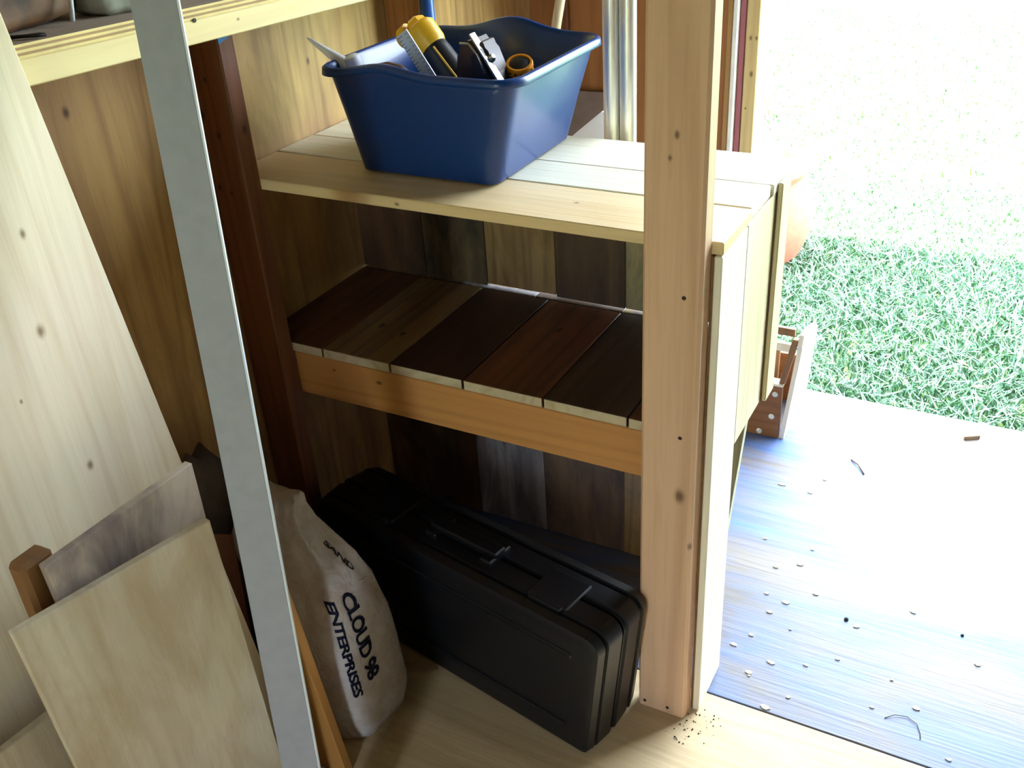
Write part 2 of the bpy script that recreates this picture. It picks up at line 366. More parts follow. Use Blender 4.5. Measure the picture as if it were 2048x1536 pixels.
# nail heads on the post
m_nail = plain('nail_dark', '#3a342c', 0.4, .6)
for x, z in ((.062, .834), (.013, .017), (.056, .018), (.063, .602)):
    link('nail_head', lathe((x, .0005, z), (x, -.0012, z), [(0, .0032), (.6, .0032), (1, .0022)], 10), m_nail, cab)

# ------------------------------------------------------------------ blue tub and what is in it
m_blue = plain('blue_plastic', '#0b3878', 0.32, var=.04, scale=12)
bt, nt, b = m_blue, m_blue.node_tree, m_blue.node_tree.nodes['Principled BSDF']; b.inputs['Coat Weight'].default_value = 0.15
tub = thing('plastic_tub', 'blue plastic tub with wavy rim on the bench top, full of tools', 'tub', (-.425, .265, H + .001))
zb = H + .0012
def hump(p, amp=.016):
    x, y, z = p
    f = math.exp(-((x + .475) / .055) ** 2) if y < .2 else math.exp(-((x + .42) / .065) ** 2) if y > .35 else 0
    k = .8 if y < .2 else 1.35
    return (x, y, z + amp * k * f)
def tr(e, z, r, n=8):
    # dense outline between the base and rim outlines, e = 0..1
    x0 = -.567 + (-.597 + .567) * e; x1 = -.296 + (-.250 + .296) * e; y0 = .124 + (.104 - .124) * e; y1 = .408 + (.428 - .408) * e
    base = rrect(x0, x1, y0, y1, r, z, 5); out = []
    for i, p in enumerate(base):
        q = base[(i + 1) % len(base)]; d = math.dist(p, q); k = max(1, int(d / .012)) if d > .05 else 1
        for j in range(k): out.append(tuple(p[m] + (q[m] - p[m]) * j / k for m in range(3)))
    return out
def off_ring(e, z, r, d, h=1.0):
    ring = tr(e, z, r); cx, cy = -.425, .266; o_ = []
    n = len(ring)
    for i in range(n):
        a = Vector(ring[i - 1]); c_ = Vector(ring[(i + 1) % n]); t = (c_ - a); nrm = Vector((t.y, -t.x, 0)).normalized()
        p = Vector(ring[i]) + nrm * d; o_.append(hump(p, .016 * h))
    return o_
N0 = None
def rings_same(specs):
    # same point count for every ring: sample once at e=1 and re-parametrise
    ref = tr(1, 0, .035); n = len(ref); out = []
    per = [0.0]
    for i in range(n): per.append(per[-1] + math.dist(ref[i], ref[(i + 1) % n]))
    return n
def ring_n(e, z, r, d, h):
    x0 = -.567 - .030 * e - d; x1 = -.296 + .046 * e + d; y0 = .124 - .020 * e - d; y1 = .408 + .020 * e + d
    r = max(r + d, .005); pts = []
    corners = ((x1 - r, y0 + r, -90), (x1 - r, y1 - r, 0), (x0 + r, y1 - r, 90), (x0 + r, y0 + r, 180))
    for ci, (cx, cy, a0) in enumerate(corners):
        for i in range(7):
            a = math.radians(a0 + 90 * i / 6); pts.append((cx + r * math.cos(a), cy + r * math.sin(a), z))
        nx = corners[(ci + 1) % 4]; a = math.radians(nx[2]); q = (nx[0] + r * math.cos(a), nx[1] + r * math.sin(a), z); p = pts[-1]
        for j in range(1, 24): pts.append(tuple(p[m] + (q[m] - p[m]) * j / 24 for m in range(3)))
    return [hump(p, .016 * h) for p in pts]
ZR = 1.082
R_ = [ring_n(0, zb, .018, -.012, 0), ring_n(0, zb + .003, .022, -.003, 0), ring_n(0.03, zb + .012, .028, 0, 0), ring_n(.5, zb + .09, .030, 0, .1), ring_n(.9, ZR - .022, .032, 0, .8), ring_n(1, ZR - .004, .034, .001, 1),
      ring_n(1, ZR + .001, .034, -.001, 1), ring_n(1, ZR - .003, .033, -.004, 1), ring_n(.5, zb + .09, .028, -.0035, .1), ring_n(.05, zb + .012, .024, -.004, 0), ring_n(0, zb + .004, .018, -.012, 0)]
link('tub_body', loft(R_), m_blue, tub, smooth='auto')
L_ = [ring_n(1, ZR - .002, .034, .0005, 1), ring_n(1, ZR + .003, .034, .002, 1), ring_n(1, ZR + .004, .034, .008, 1), ring_n(1, ZR + .001, .034, .013, 1), ring_n(1, ZR - .009, .034, .0145, 1), ring_n(1, ZR - .0095, .034, .0125, 1), ring_n(1, ZR - .002, .034, .010, 1), ring_n(1, ZR - .004, .034, .001, 1)]
L_ = L_ + [L_[0]]
link('rim', loft(L_, False, False), m_blue, tub, smooth=True)

m_yel = plain('tool_yellow', '#f0b820', 0.4, var=.05); m_blk = plain('tool_black', '#16161a', 0.45, var=.2, scale=80)
m_chr = plain('tool_steel', '#b8b4ac', 0.28, 0.9, var=.05); m_wht = plain('white_plastic', '#e8ecf4', 0.4, var=.03)
m_org = plain('tool_orange', '#e0901c', 0.45, var=.1); m_brn = plain('brown_leather', '#5a3c26', 0.7, var=.3, scale=60, bump=.4)
m_ink = plain('dark_print', '#202030', 0.7, var=.05)
# yellow and black cordless tool
hc = Vector((-.494, .262, 1.104)); ax = Vector((.62, -.12, -.62)).normalized(); be = hc + ax * .20
t1 = thing('cordless_torch', 'yellow and black cordless tool leaning in the tub, yellow head up', 'power tool', (be.x, be.y, be.z))
link('barrel', lathe(hc + ax * .018, be, [(0, .021), (.03, .0235), (.10, .0245), (.55, .0255), (.9, .027), (1, .022)], 28), m_blk, t1, smooth='auto')
hd = hc - ax * .012
prof = [(0, .010), (.02, .024), (.12, .028), (.8, .027), (1, .0235)]
hh = link('head', lathe(hd - ax * .010, hc + ax * .024, prof, 28), m_yel, t1, smooth='auto')
u, v = frame(ax)
kb = join([lathe(hd - ax * .006 + Vector((-.016, -.004, -.010)), hd - ax * .006 + Vector((-.036, -.008, -.022)), [(0, .021), (.7, .019), (1, .011)], 18),
           lathe(hd - ax * .008, hd - ax * .024, [(0, .020), (.7, .018), (1, .012)], 6)])
link('head_collar', kb, m_yel, hh, smooth='auto')
sd_ = Vector((.35, -.80, .45)); sd_ = (sd_ - ax * sd_.dot(ax)).normalized()
link('stripe', path_tube([hc + ax * .03 + sd_ * .0232, hc + ax * .09 + sd_ * .0243, hc + ax * .15 + sd_ * .0252], .0022, 6), m_yel, t1)
link('switch', lathe(hd + Vector((-.012, -.028, -.004)) - ax * .0, hd + Vector((-.014, -.031, -.006)), [(0, .0035), (1, .003)], 10), m_blk, t1)
# steel rule
p0 = Vector((-.499, .20, 1.123)); p1 = p0 + (Vector((-.459, .20, 1.064)) - p0) * 3.2; d = (p1 - p0).normalized(); sdv = Vector((.85, .0, .42)); sdv = (sdv - d * sdv.dot(d)).normalized(); nv = d.cross(sdv).normalized()
def slab(p0, p1, s, n, wd, th, bevel=.0004):
    a = [p0 + s * x + n * y for x, y in ((-wd / 2, -th / 2), (wd / 2, -th / 2), (wd / 2, th / 2), (-wd / 2, th / 2))]; b_ = [q + (p1 - p0) for q in a]
    return hexa(a + b_, bevel)
t2 = thing('steel_rule', 'flat white-metal rule standing up out of the tub', 'ruler', tuple(p1))
bl_ = link('blade', slab(p0, p1, sdv, nv, .024, .002), plain('rule_metal', '#c4d4e0', .35, .35, var=.04), t2)
tk = [slab(p0 + d * (.004 + .006 * i) + sdv * (-.012 + (.003 if i % 4 else .005)) + (nv if nv.y < 0 else -nv) * .0011, p0 + d * (.0048 + .006 * i) + sdv * (-.012 + (.003 if i % 4 else .005)) + (nv if nv.y < 0 else -nv) * .0011, sdv, nv, (.006 if i % 4 else .010), .0003, 0) for i in range(16)]
tk += [slab(p0 + d * (.005 + .0075 * i) + sdv * .007 + (nv if nv.y < 0 else -nv) * .0011, p0 + d * (.0056 + .0075 * i) + sdv * .007 + (nv if nv.y < 0 else -nv) * .0011, sdv, nv, .006, .0003, 0) for i in range(13)]
link('tick_marks', join(tk), m_ink, bl_)
# caulk nozzle and cartridge
t3 = thing('sealant_cartridge', 'white sealant cartridge with long pointed nozzle in the left of the tub', 'cartridge', (-.50, .16, .93))
na = Vector((-.577, .150, 1.078)); tip = Vector((-.673, .172, 1.113))
link('nozzle', lathe(na + Vector((.02, -.0, -.012)), tip, [(0, .013), (.2, .0115), (.95, .0028), (1, .001)], 18), m_wht, t3, smooth='auto')
link('cartridge_tube', lathe(na + Vector((.012, -.004, -.009)), (-.44, .17, .935), [(0, .008), (.03, .020), (.06, .023), (1, .023)], 24), m_wht, t3, smooth='auto')
o = link('white_stopper', lathe((-.548, .137, 1.070), (-.556, .133, 1.100), [(0, .013), (.1, .0145), (.9, .0135), (1, .008)], 18), m_wht, origin=(-.55, .137, 1.07), smooth='auto')
tag(o, 'short white plastic stopper beside the nozzle in the tub', 'stopper')
# brown leather glove-like roll at the front
t4 = link('leather_pouch', path_tube([(-.535, .135, 1.060), (-.515, .135, 1.076), (-.49, .137, 1.081), (-.468, .138, 1.078), (-.452, .14, 1.064)], .011, 10), m_brn, origin=(-.49, .137, 1.06), smooth=True)
tag(t4, 'folded brown leather piece just inside the front rim of the tub', 'pouch')
# jigsaw-like tool
t5 = thing('jigsaw', 'black and brown power tool with bright steel edge standing in the tub', 'power tool', (-.36, .22, .93))
prof = [(-.398, .95), (-.402, 1.062), (-.397, 1.098), (-.385, 1.112), (-.372, 1.119), (-.355, 1.120), (-.343, 1.108), (-.326, 1.066), (-.318, .95)]
link('housing', prism(prof, 'Y', .195, .245, .010), plain('worn_black_brown', '#3a2618', 0.45, var=.6, scale=35, bump=.3), t5, smooth='auto')
link('side_shell', prism([(-.365, 1.02), (-.368, 1.10), (-.352, 1.112), (-.336, 1.085), (-.318, 1.045), (-.314, 1.0)], 'Y', .188, .236, .006), m_blk, t5, smooth='auto')
link('shoe', slab(Vector((-.366, .198, 1.128)), Vector((-.312, .198, 1.048)), Vector((0, 1, 0)), Vector((.8, 0, .57)), .016, .003), m_chr, t5)
link('screw', lathe((-.333, .195, 1.090), (-.326, .193, 1.097), [(0, .006), (.5, .0065), (1, .004)], 12), m_chr, t5, smooth='auto')
link('shoe_rail', path_tube([(-.385, .192, 1.113), (-.368, .190, 1.114), (-.352, .188, 1.098), (-.340, .187, 1.070)], .0022, 8), m_chr, t5, smooth=True)
# chuck collar
t6 = thing('drill', 'black drill with orange toothed collar at the right of the tub', 'power tool', (-.315, .24, .95))
a0 = Vector((-.325, .285, 1.00)); a1 = Vector((-.312, .250, 1.076))
link('body', lathe(a0, a1, [(0, .022), (.5, .022), (.8, .019), (.97, .016), (1, .010)], 24), m_blk, t6, smooth='auto')
al = (a1 - a0)
cl_ = link('collar', lathe(a0 + al * .80, a0 + al * .99, [(0, .0205), (0.1, .0222), (.8, .0222), (1, .021), (1, .0175), (0, .018)], 28), m_org, t6, smooth='auto')
u, v = frame(al); ad = al.normalized()
link('collar_teeth', join([lathe(a0 + al * .90 + (u * math.cos(a) + v * math.sin(a)) *   .0216, a0 + al * .90 + (u * math.cos(a) + v * math.sin(a)) * .0230, [(0, .0028), (1, .002)], 6) for a in [2 * math.pi * i / 14 for i in range(14)]]), m_brn, cl_)
link('handle', lathe(a0 + Vector((0, .01, 0)), (-.34, .30, .93), [(0, .018), (.3, .021), (1, .022)], 18), m_blk, t6, smooth='auto')
# ------------------------------------------------------------------ behind the bench
m_alu = plain('aluminium', '#d8d6d0', 0.36, .75, var=.03)
for x0, x1, lab, d in ((-.2545, -.2625, 'left', 0), (-.2235, -.2315, 'right', .002)):
    o = link('aluminium_tube', lathe((x0, .50 + d, 0.0), (x1, .50 + d, 1.75), [(0, .0145), (.002, .0155), (.998, .0155), (1, .0145)], 24), m_alu, origin=(x0, .5, 0), smooth='auto')
    tag(o, 'shiny aluminium tube behind the bench, %s of the pair' % lab, 'tube', 'aluminium tubes behind the bench')
m_bpipe = plain('blue_pipe', '#1f4f9c', 0.3, var=.03)
o = link('blue_pole', lathe((-.660, .535, 0), (-.668, .535, 1.6), [(0, .012), (.005, .0145), (.995, .0145), (1, .012)], 20), m_bpipe, origin=(-.66, .535, 0), smooth='auto'); tag(o, 'dark blue round pole standing behind the tub', 'pole')
o = link('wooden_pole', lathe((-.79 + .06, .77, 0), (-.470, .80, 1.22), [(0, .009), (.01, .0105), (.99, .0105), (1, .008)], 16), wood('pole_wood', '#dccba8', '#a88c60', 'Z'), origin=(-.73, .77, 0), smooth='auto'); tag(o, 'pale wooden pole leaning behind the right of the tub', 'pole')
o = link('grey_sheet', hexa([(-.70, 1.13, 0), (-.535, 1.13, 0), (-.535, 1.142, 0), (-.70, 1.142, 0), (-.70, 1.185, .772), (-.535, 1.185, .775), (-.535, 1.197, .775), (-.70, 1.197, .772)], .001), plain('grey_brown_board', '#7a6a62', .7, var=.1), origin=(-.62, 1.16, 0)); tag(o, 'grey-brown flat sheet leaning on the rear wall behind the tub', 'sheet')
o = link('foam_board', prism([(-.50, .0), (-.318, 0), (-.318, .900), (-.325, .900), (-.50, .755)], 'Y', .60, .612, .001), plain('white_foam', '#f4f2f4', .6, var=.02), origin=(-.4, .606, 0)); tag(o, 'white foam board with slanted top edge standing behind the bench', 'board')

# slatted crate by the doorway
crate = thing('wooden_crate', 'small slatted wooden crate on the floor in the doorway', 'crate', (-.12, 1.05, 0))
m_cr = wood('crate_wood', '#8a5c34', '#4c2c14', 'X', .6, .8, off=(.2, .2, 0)); m_cr2 = wood('crate_wood_v', '#8a6440', '#4c3018', 'Z', .6, .6)
m_crw = wood('crate_pale', '#f0e6d4', '#c8b48c', 'Z', .6, .3)
link('front_board', box(-.30, -.0015, .947, .962, 0, .152, .0015), m_cr, crate)
link('rail', box(-.30, .008, .968, .980, .240, .262, .001), m_crw, crate)
link('rail', box(-.30, .012, .968, .980, .284, .304, .001), m_cr2, crate)
link('corner_post', hexa([(-.012, .950, .159), (.002, .950, .159), (.002, .968, .159), (-.012, .968, .159), (.011, .950, .286), (.026, .950, .286), (.026, .968, .286), (.011, .968, .286)], .0015), m_cr2, crate)
link('corner_post', box(-.30, -.272, .952, .972, .155, .300, .0015), m_cr2, crate)
link('ledge', box(-.30, .0, .945, .975, .152, .159, .001), m_crw, crate)
link('inner_panel', box(-.29, -.032, 1.02, 1.03, .0, .235, .001), m_cr2, crate)
bmc = prism([(.950, 0), (1.171, 0), (1.125, .245), (1.10, .262), (1.03, .29), (.945, .305), (.945, .275), (.955, .262)], 'X', .0005, .012, .001)
for v in bmc.verts: v.co.x += max(0, v.co.z - .0) * .09
link('side_panel', bmc, m_crw, crate)
link('side_panel', prism([(.950, 0), (1.171, 0), (1.125, .245), (1.03, .29), (.955, .29)], 'X', -.312, -.300, .001), m_crw, crate)
link('back_board', box(-.30, 0, 1.14, 1.155, 0, .14, .001), m_cr, crate)
for x, z in ((-.018, .128), (-.022, .062), (-.05, .012)):
    link('screw', lathe((x, .948, z), (x, .9445, z), [(0, .0075), (.6, .0075), (1, .005)], 12), plain('screw_white', '#d8d8d0', .4, .2), crate)

# ------------------------------------------------------------------ black tool case
m_case = plain('black_case', '#0b0d13', 0.42, var=.15, scale=60, bump=.08)
cs = thing('tool_case', 'large black hard plastic tool case standing on its side under the shelf', 'case', (-.36, -.02, 0))
P0 = Vector((-.034, -.150, 0)); du = Vector((-.981, .194, 0)).normalized(); dv = Vector((.194, .981, 0)).normalized()
def cring(v0, inset, L0=0.0, L1=.655, z0=.0005, z1=.286, n=5, r=.03):
    L0 += inset; L1 -= inset; z0 += inset; z1 -= inset; pts = []
    r_ = r
    for sx, sz, a0 in ((1, 0, -90), (1, 1, 0), (0, 1, 90), (0, 0, 180)):
        r = r_ if sz else r_ * .45; cu = L1 - r if sx else L0 + r; cz = z1 - r if sz else z0 + r
        for i in range(n + 1):
            a = math.radians(a0 + 90 * i / n); uu = cu + r * math.cos(a); zz = cz + r * math.sin(a)
            fl_ = -.032 * (zz / .286) * (1 - uu / .655)          # right end flares outward towards the top
            pts.append(P0 + du * (uu + fl_) + dv * v0 + Vector((0, 0, zz)))
    return pts
link('front_shell', loft([cring(0, .012), cring(.004, .004), cring(.020, .001), cring(.022, .005), cring(.027, .005), cring(.029, .0), cring(.064, -.002), cring(.066, .002), cring(.070, .002)]), m_case, cs, smooth='auto')
link('rear_shell', loft([cring(.075, .002), cring(.080, .002), cring(.082, -.002), cring(.120, .001), cring(.124, .005), cring(.130, .005), cring(.132, .001), cring(.150, .006), cring(.155, .016)]), m_case, cs, smooth='auto')
link('seal', loft([cring(.069, .007), cring(.076, .007)]), m_blk, cs)
def cbox(u0, u1, v0, v1, z0, z1, bev=.003):
    q = lambda uu, vv, zz: P0 + du * (uu - .032 * (zz / .286) * (1 - uu / .655)) + dv * vv + Vector((0, 0, zz))
    return hexa([q(u0, v0, z0), q(u1, v0, z0), q(u1, v1, z0), q(u0, v1, z0), q(u0, v0, z1), q(u1, v0, z1), q(u1, v1, z1), q(u0, v1, z1)], bev)
for a, b_ in ((.085, .165), (.47, .55)):
    la = link('latch', cbox(a, b_, .030, .105, .284, .291), m_case, cs)
    link('latch_lip', cbox(a + .008, b_ - .008, .022, .033, .270, .292, .002), m_case, la)
hb = link('handle', join([cbox(.25, .275, .040, .100, .283, .298), cbox(.375, .40, .040, .100, .283, .298), cbox(.25, .40, .055, .085, .292, .306)]), m_case, cs)
link('front_rib', join([cbox(.05, .60, -.003, .004, .05, .062, .002), cbox(.05, .60, -.003, .004, .225, .237, .002)]), m_case, cs)

# ------------------------------------------------------------------ sand sack
def wovn():
    m, nt, b = new_mat('woven_sack', 0.65)
    tc = nn(nt, 'ShaderNodeTexCoord')
    f1 = noise(nt, tc.outputs['Object'], 18, 4, .6); wv = nn(nt, 'ShaderNodeTexWave'); wv.bands_direction = 'Z'; wv.inputs['Scale'].default_value = 220; nt.links.new(tc.outputs['Object'], wv.inputs['Vector'])
    c = ramp(nt, f1, [(.35, lin('#c9c4c4')), (.65, lin('#b4a498'))]); nt.links.new(c, b.inputs['Base Color'])
    bp = nn(nt, 'ShaderNodeBump'); bp.inputs['Strength'].default_value = .15; bp.inputs['Distance'].default_value = .001; nt.links.new(wv.outputs['Fac'], bp.inputs['Height'])
    bp2 = nn(nt, 'ShaderNodeBump'); bp2.inputs['Strength'].default_value = .6; bp2.inputs['Distance'].default_value = .01
    f3 = noise(nt, tc.outputs['Object'], 26, 3, .5, 1.5); nt.links.new(f3, bp2.inputs['Height']); nt.links.new(bp.outputs[0], bp2.inputs['Normal']); nt.links.new(bp2.outputs[0], b.inputs['Normal'])
    return m
m_sack = wovn()
SC = [(0.0, -.505, -.222, .090, .068), (.012, -.502, -.222, .110, .086), (.05, -.502, -.220, .118, .093), (.12, -.508, -.216, .114, .092), (.20, -.518, -.210, .106, .088), (.26, -.528, -.206, .098, .080),
      (.31, -.563, -.202, .102, .066), (.345, -.588, -.200, .088, .052), (.38, -.602, -.198, .068, .038), (.41, -.598, -.196, .050, .030), (.43, -.594, -.194, .046, .026), (.437, -.596, -.194, .047, .022)]
def sack_pt(th, z, d=0.0):
    for a, b_ in zip(SC[:-1], SC[1:]):
        if z <= b_[0]: break
    t = min(1, max(0, (z - a[0]) / (b_[0] - a[0]))); cx, cy, rx, ry = [a[i] + (b_[i] - a[i]) * t for i in (1, 2, 3, 4)]
    e = 0.62; c_, s_ = math.cos(th), math.sin(th)
    x = math.copysign(abs(c_) ** e, c_); y = math.copysign(abs(s_) ** e, s_)
    k = max(0, z - .20) / .25; k0 = max(0, .08 - z) / .08
    fold = 1 + k * (.15 * math.sin(5 * th + 1.0 + z * 6) + .07 * math.sin(11 * th - z * 20)) + .012 * math.sin(3 * th + z * 30) + k0 * .02 * math.sin(9 * th)
    return Vector((cx + (rx + d) * x * fold, cy + (ry + d) * y * fold, z))
sk = thing('sand_sack', 'white woven sack with gathered neck and blue printed words, standing against the stud', 'sack', (-.51, -.215, 0))
zs = [.0005, .006, .012, .03, .05, .08, .11, .14, .17, .20, .23, .26, .285, .31, .33, .345, .365, .38, .395, .41, .42, .43, .437]
link('sack_body', loft([[sack_pt(2 * math.pi * i / 72, z) for i in range(72)] for z in zs]), m_sack, sk, smooth=True)
def sack_text(body, th0, z0, size, m, name, stretch=0.9, d=.0012):
    """words run down the sack, letter tops towards +theta"""
    cu = bpy.data.curves.new('t', 'FONT'); cu.body = body; cu.size = size; cu.space_character = stretch; cu.offset = size * .03; cu.resolution_u = 3
    ob = bpy.data.objects.new('t', cu); COL.objects.link(ob); dg = bpy.context.evaluated_depsgraph_get(); dg.update()
    me = bpy.data.meshes.new_from_object(ob.evaluated_get(dg)); bpy.data.objects.remove(ob)
    bm = bmesh.new(); bm.from_mesh(me); bmesh.ops.subdivide_edges(bm, edges=[e for e in bm.edges if e.calc_length() > .012], cuts=2)
    bmesh.ops.triangulate(bm, faces=bm.faces)
    for v in bm.verts:
        x, y = v.co.x, v.co.y; v.co = sack_pt(th0 + y / .105, z0 - x, d)
    r = bmesh.ops.extrude_face_region(bm, geom=bm.faces[:])
    return link(name, bm, m, sk)
m_pr = plain('blue_ink', '#141840', .7, var=.1); m_pr2 = plain('brown_ink', '#3a2c22', .7, var=.2)
sack_text('CLOUD 98', math.radians(-17), .292, .037, m_pr, 'printed_text')['label'] = 'blue printed words CLOUD 98'
sack_text('ENTERPRISES', math.radians(-42), .290, .0335, m_pr, 'printed_text')['label'] = 'blue printed word ENTERPRISES'
sack_text('SAND', math.radians(4), .352, .019, m_pr2, 'printed_text')['label'] = 'dark brown printed word SAND'

# grey crumpled bag and brown cardboard behind the boards at the wall
m_gb = plain('grey_bag', '#57504c', .7, var=.2, scale=40, bump=.6)
def blob(cx, cy, z0, z1, rx, ry, lean, seed, n=28, m=14):
    r = random.Random(seed); ph = [r.uniform(0, 6) for _ in range(4)]; rings = []
    for j in range(m + 1):
        t = j / m; s = (1 - .55 * t ** 2) * (min(1, (t + .05) * 8) ** .4) * (1 if j < m else .5)
        rings.append([(cx + lean[0] * t + rx * s * math.cos(a) * (1 + .1 * math.sin(3 * a + ph[0] + 4 * t) + .07 * math.sin(7 * a + ph[1] + 7 * t)), cy + lean[1] * t + ry * s * math.sin(a) * (1 + .1 * math.sin(4 * a + ph[2]) + .06 * math.sin(9 * a + ph[3])), z0 + (z1 - z0) * t + (.012 * math.sin(2 * a + ph[1]) if j == m else 0)) for a in [2 * math.pi * i / n for i in range(n)]])
    return loft(rings)
o = link('grey_bag', blob(-.722, -.205, .001, .50, .050, .085, (-.01, -.02), 5), m_gb, origin=(-.722, -.2, 0), smooth=True); tag(o, 'dark grey crumpled bag slumped against the left wall behind the sack', 'bag')
o = link('cardboard_flap', hexa([(-.69, -.315, .0), (-.665, -.27, .0), (-.661, -.271, 0), (-.686, -.316, 0), (-.675, -.30, .40), (-.655, -.255, .37), (-.651, -.256, .37), (-.671, -.301, .40)], .0005), plain('cardboard', '#7c5540', .8, var=.1), origin=(-.67, -.23, 0)); tag(o, 'brown cardboard piece between the grey bag and the sack', 'cardboard')

# ------------------------------------------------------------------ boards leaning at the left
def board(pts, th, out):
    """quad of 4 points (bottom-left, bottom-right, top-right, top-left), thickness th towards out."""
    o_ = Vector(out).normalized() * th; a = [Vector(p) for p in pts]
    return hexa([a[0], a[1], a[1] + o_, a[0] + o_, a[3], a[2], a[2] + o_, a[3] + o_], .0015)
m_pale = wood('edge_glued_pine', '#fdf0d4', '#cba66a', 'Z', .55, .45, off=(.7, .3, 0), knots=[(-.575, -.5075, 1.035, .008), (-.575, -.526, .915, .011), (-.575, -.52, .712, .009), (-.575, -.58, .845, .004)])
dY = .108  # the board is tipped sideways a little
def yat(z): return -.377 - (z - .619) * .1095
link_o = link('pine_panel', board([(-.572, yat(0) - .52, 0), (-.572, yat(0), 0), (-.578, yat(2.0), 2.0), (-.578, yat(2.0) - .52, 2.0)], .018, (-1, 0, 0)), m_pale)
tag(link_o, 'wide pale edge-glued pine panel leaning upright against the upper shelf', 'board')
m_pf = wood('ply_offcut_front', '#d3c8b0', '#988262', 'Z', .6, .5, off=(4, .3, 0), stain='#a88c60', stain_amt=.5, stain_scale=14, stretch=.12)
m_pr_ = wood('ply_offcut_rear', '#c4b4a2', '#85705e', 'Z', .6, .5, off=(6, .3, 0), stain='#6c5e62', stain_amt=.8, stain_scale=11, stretch=.3)
o = link('plywood_offcut', board([(-.445, -.735, 0), (-.397, -.478, 0), (-.4085, -.4885, .650), (-.4715, -.746, .650)], .013, (-.97, .22, 0)), m_pf); tag(o, 'large tan plywood offcut standing in front of the other leaning boards', 'board')
o = link('plywood_offcut', board([(-.468, -.665, 0), (-.452, -.462, 0), (-.464, -.448, .700), (-.472, -.682, .700)], .013, (-1, .02, 0)), m_pr_); tag(o, 'greyish stained plywood offcut between the tan offcut and the pine panel', 'board')
o = link('wood_batten', box(-.520, -.490, -.700, -.655, 0, .704, .006), wood('batten_brown', '#7a5224', '#3c2410', 'Z', .6, .5, off=(9, 0, 0))); tag(o, 'brown square batten end poking up left of the grey plywood offcut', 'batten')
o = link('plywood_offcut', board([(-.523, -1.0, 0), (-.523, -.70, 0), (-.523, -.712, .462), (-.523, -1.0, .49)], .012, (-1, 0, 0)), m_pf); tag(o, 'low plywood offcut at the bottom left corner behind the tan offcut', 'board')
# grey painted batten in front
A = Vector((-.464, -.334, 1.268)); B = Vector((-.327, -.513, .233)); D = (B - A).normalized(); A2 = A - D * 1.05; B2 = B + D * .232
sv = rt - D * rt.dot(D); sv.normalize(); nv2 = D.cross(sv).normalized()
m_grey = plain('grey_painted', '#9fa2aa', .55, var=.05, scale=50)
gp = thing('painted_batten', 'tall light grey painted batten leaning across the left foreground', 'batten', tuple(B2))
link('batten_face', slab(A2 + sv * .0008, B2 + sv * .0008, sv, nv2, .0532, .005, .0008), m_grey, gp)
link('white_edge', slab(A2 + sv * .0285, B2 + sv * .0285, sv, nv2, .0026, .0052, .0003), plain('bare_white_edge', '#e4eef4', .4, var=.02), gp)['label'] = 'thin white edge'
o = link('tan_stick', hexa([(-.452, -.362, 0), (-.393, -.362, 0), (-.393, -.343, 0), (-.452, -.343, 0), (-.512, -.362, .43), (-.455, -.362, .43), (-.455, -.343, .43), (-.512, -.343, .43)], .002), wood('tan_stick_m', '#c08a48', '#8a5a28', 'Z', .55, .5)); tag(o, 'orange-tan wooden stick right of the grey batten, in front of the sack', 'stick')

# ------------------------------------------------------------------ upper shelf on the left wall
def zs_(y): return 1.183 - .034 * (y + .42)
def shx(x0, x1, y0, y1, a, b_, bev=.0015):
    return hexa([(x0, y0, zs_(y0) + a), (x1, y0, zs_(y0) + a), (x1, y1, zs_(y1) + a), (x0, y1, zs_(y1) + a), (x0, y0, zs_(y0) + b_), (x1, y0, zs_(y0) + b_), (x1, y1, zs_(y1) + b_), (x0, y1, zs_(y1) + b_)], bev)
sh = thing('wall_shelf', 'plywood shelf with pine front rail high on the left wall', 'shelf', (-.69, -.2, 1.18))
link('front_rail', shx(-.638, -.600, -1.45, 1.18, 0, .0315), wood('rail_pine', '#ecd9a0', '#b89250', 'Y', .55, .4, knots=[(-.6, -.06, 1.19, .004)]), sh)
m_sb = wood('ply_top', '#a89888', '#7a6658', 'Y', .7, .4)
mly = [plain('ply_layer_light', '#e3cd8a', .7, var=.1), plain('ply_layer_dark', '#a8865a', .7, var=.1)]
for i in range(5):
    link('ply_layer', shx(XW, -.6005 - (.0008 if i % 2 else 0), -1.45, 1.18, .0318 + i * .0032, .0318 + (i + 1) * .0032, 0), m_sb if i == 4 else mly[i % 2], sh)
# make the top layer edge light
top = [c_ for c_ in sh.children if c_.name.startswith('ply_layer')][-1]
top.data.materials.append(mly[0])
for p in top.data.polygons:
    if p.normal.x > .9: p.material_index = 1
link('screw_hole', lathe((-.5995, -.145, zs_(-.145) + .031), (-.5985, -.145, zs_(-.145) + .031), [(0, .003), (1, .003)], 8), m_ink, sh)
ZT = lambda y: zs_(y) + .048
# things on the shelf
o = link('leather_tool_pouch', blob(-.720, -.37, ZT(-.37), ZT(-.37) + .11, .055, .135, (0, .02), 11, 30, 12), plain('mottled_brown', '#5a3c1e', .7, var=.7, scale=22, bump=.6), origin=(-.72, -.37, ZT(-.37)), smooth=True); tag(o, 'mottled brown leather pouch lying on the upper shelf', 'pouch')
o = link('plastic_bag', blob(-.690, -.195, ZT(-.2), ZT(-.2) + .10, .048, .060, (0, .0), 15, 26, 10), plain('grey_green_plastic', '#b4b8a8', .35, var=.2, scale=30, bump=.5), origin=(-.69, -.195, ZT(-.2)), smooth=True); tag(o, 'pale grey-green crumpled plastic bag on the upper shelf', 'bag')
o = link('steel_rod', path_tube([(-.650, -.30, ZT(-.3) + .005), (-.668, -.275, ZT(-.3) + .05), (-.69, -.25, ZT(-.3) + .11)], .003, 8), m_wht, origin=(-.65, -.3, ZT(-.3)), smooth=True); tag(o, 'thin white rod leaning between pouch and plastic bag on the shelf', 'rod')
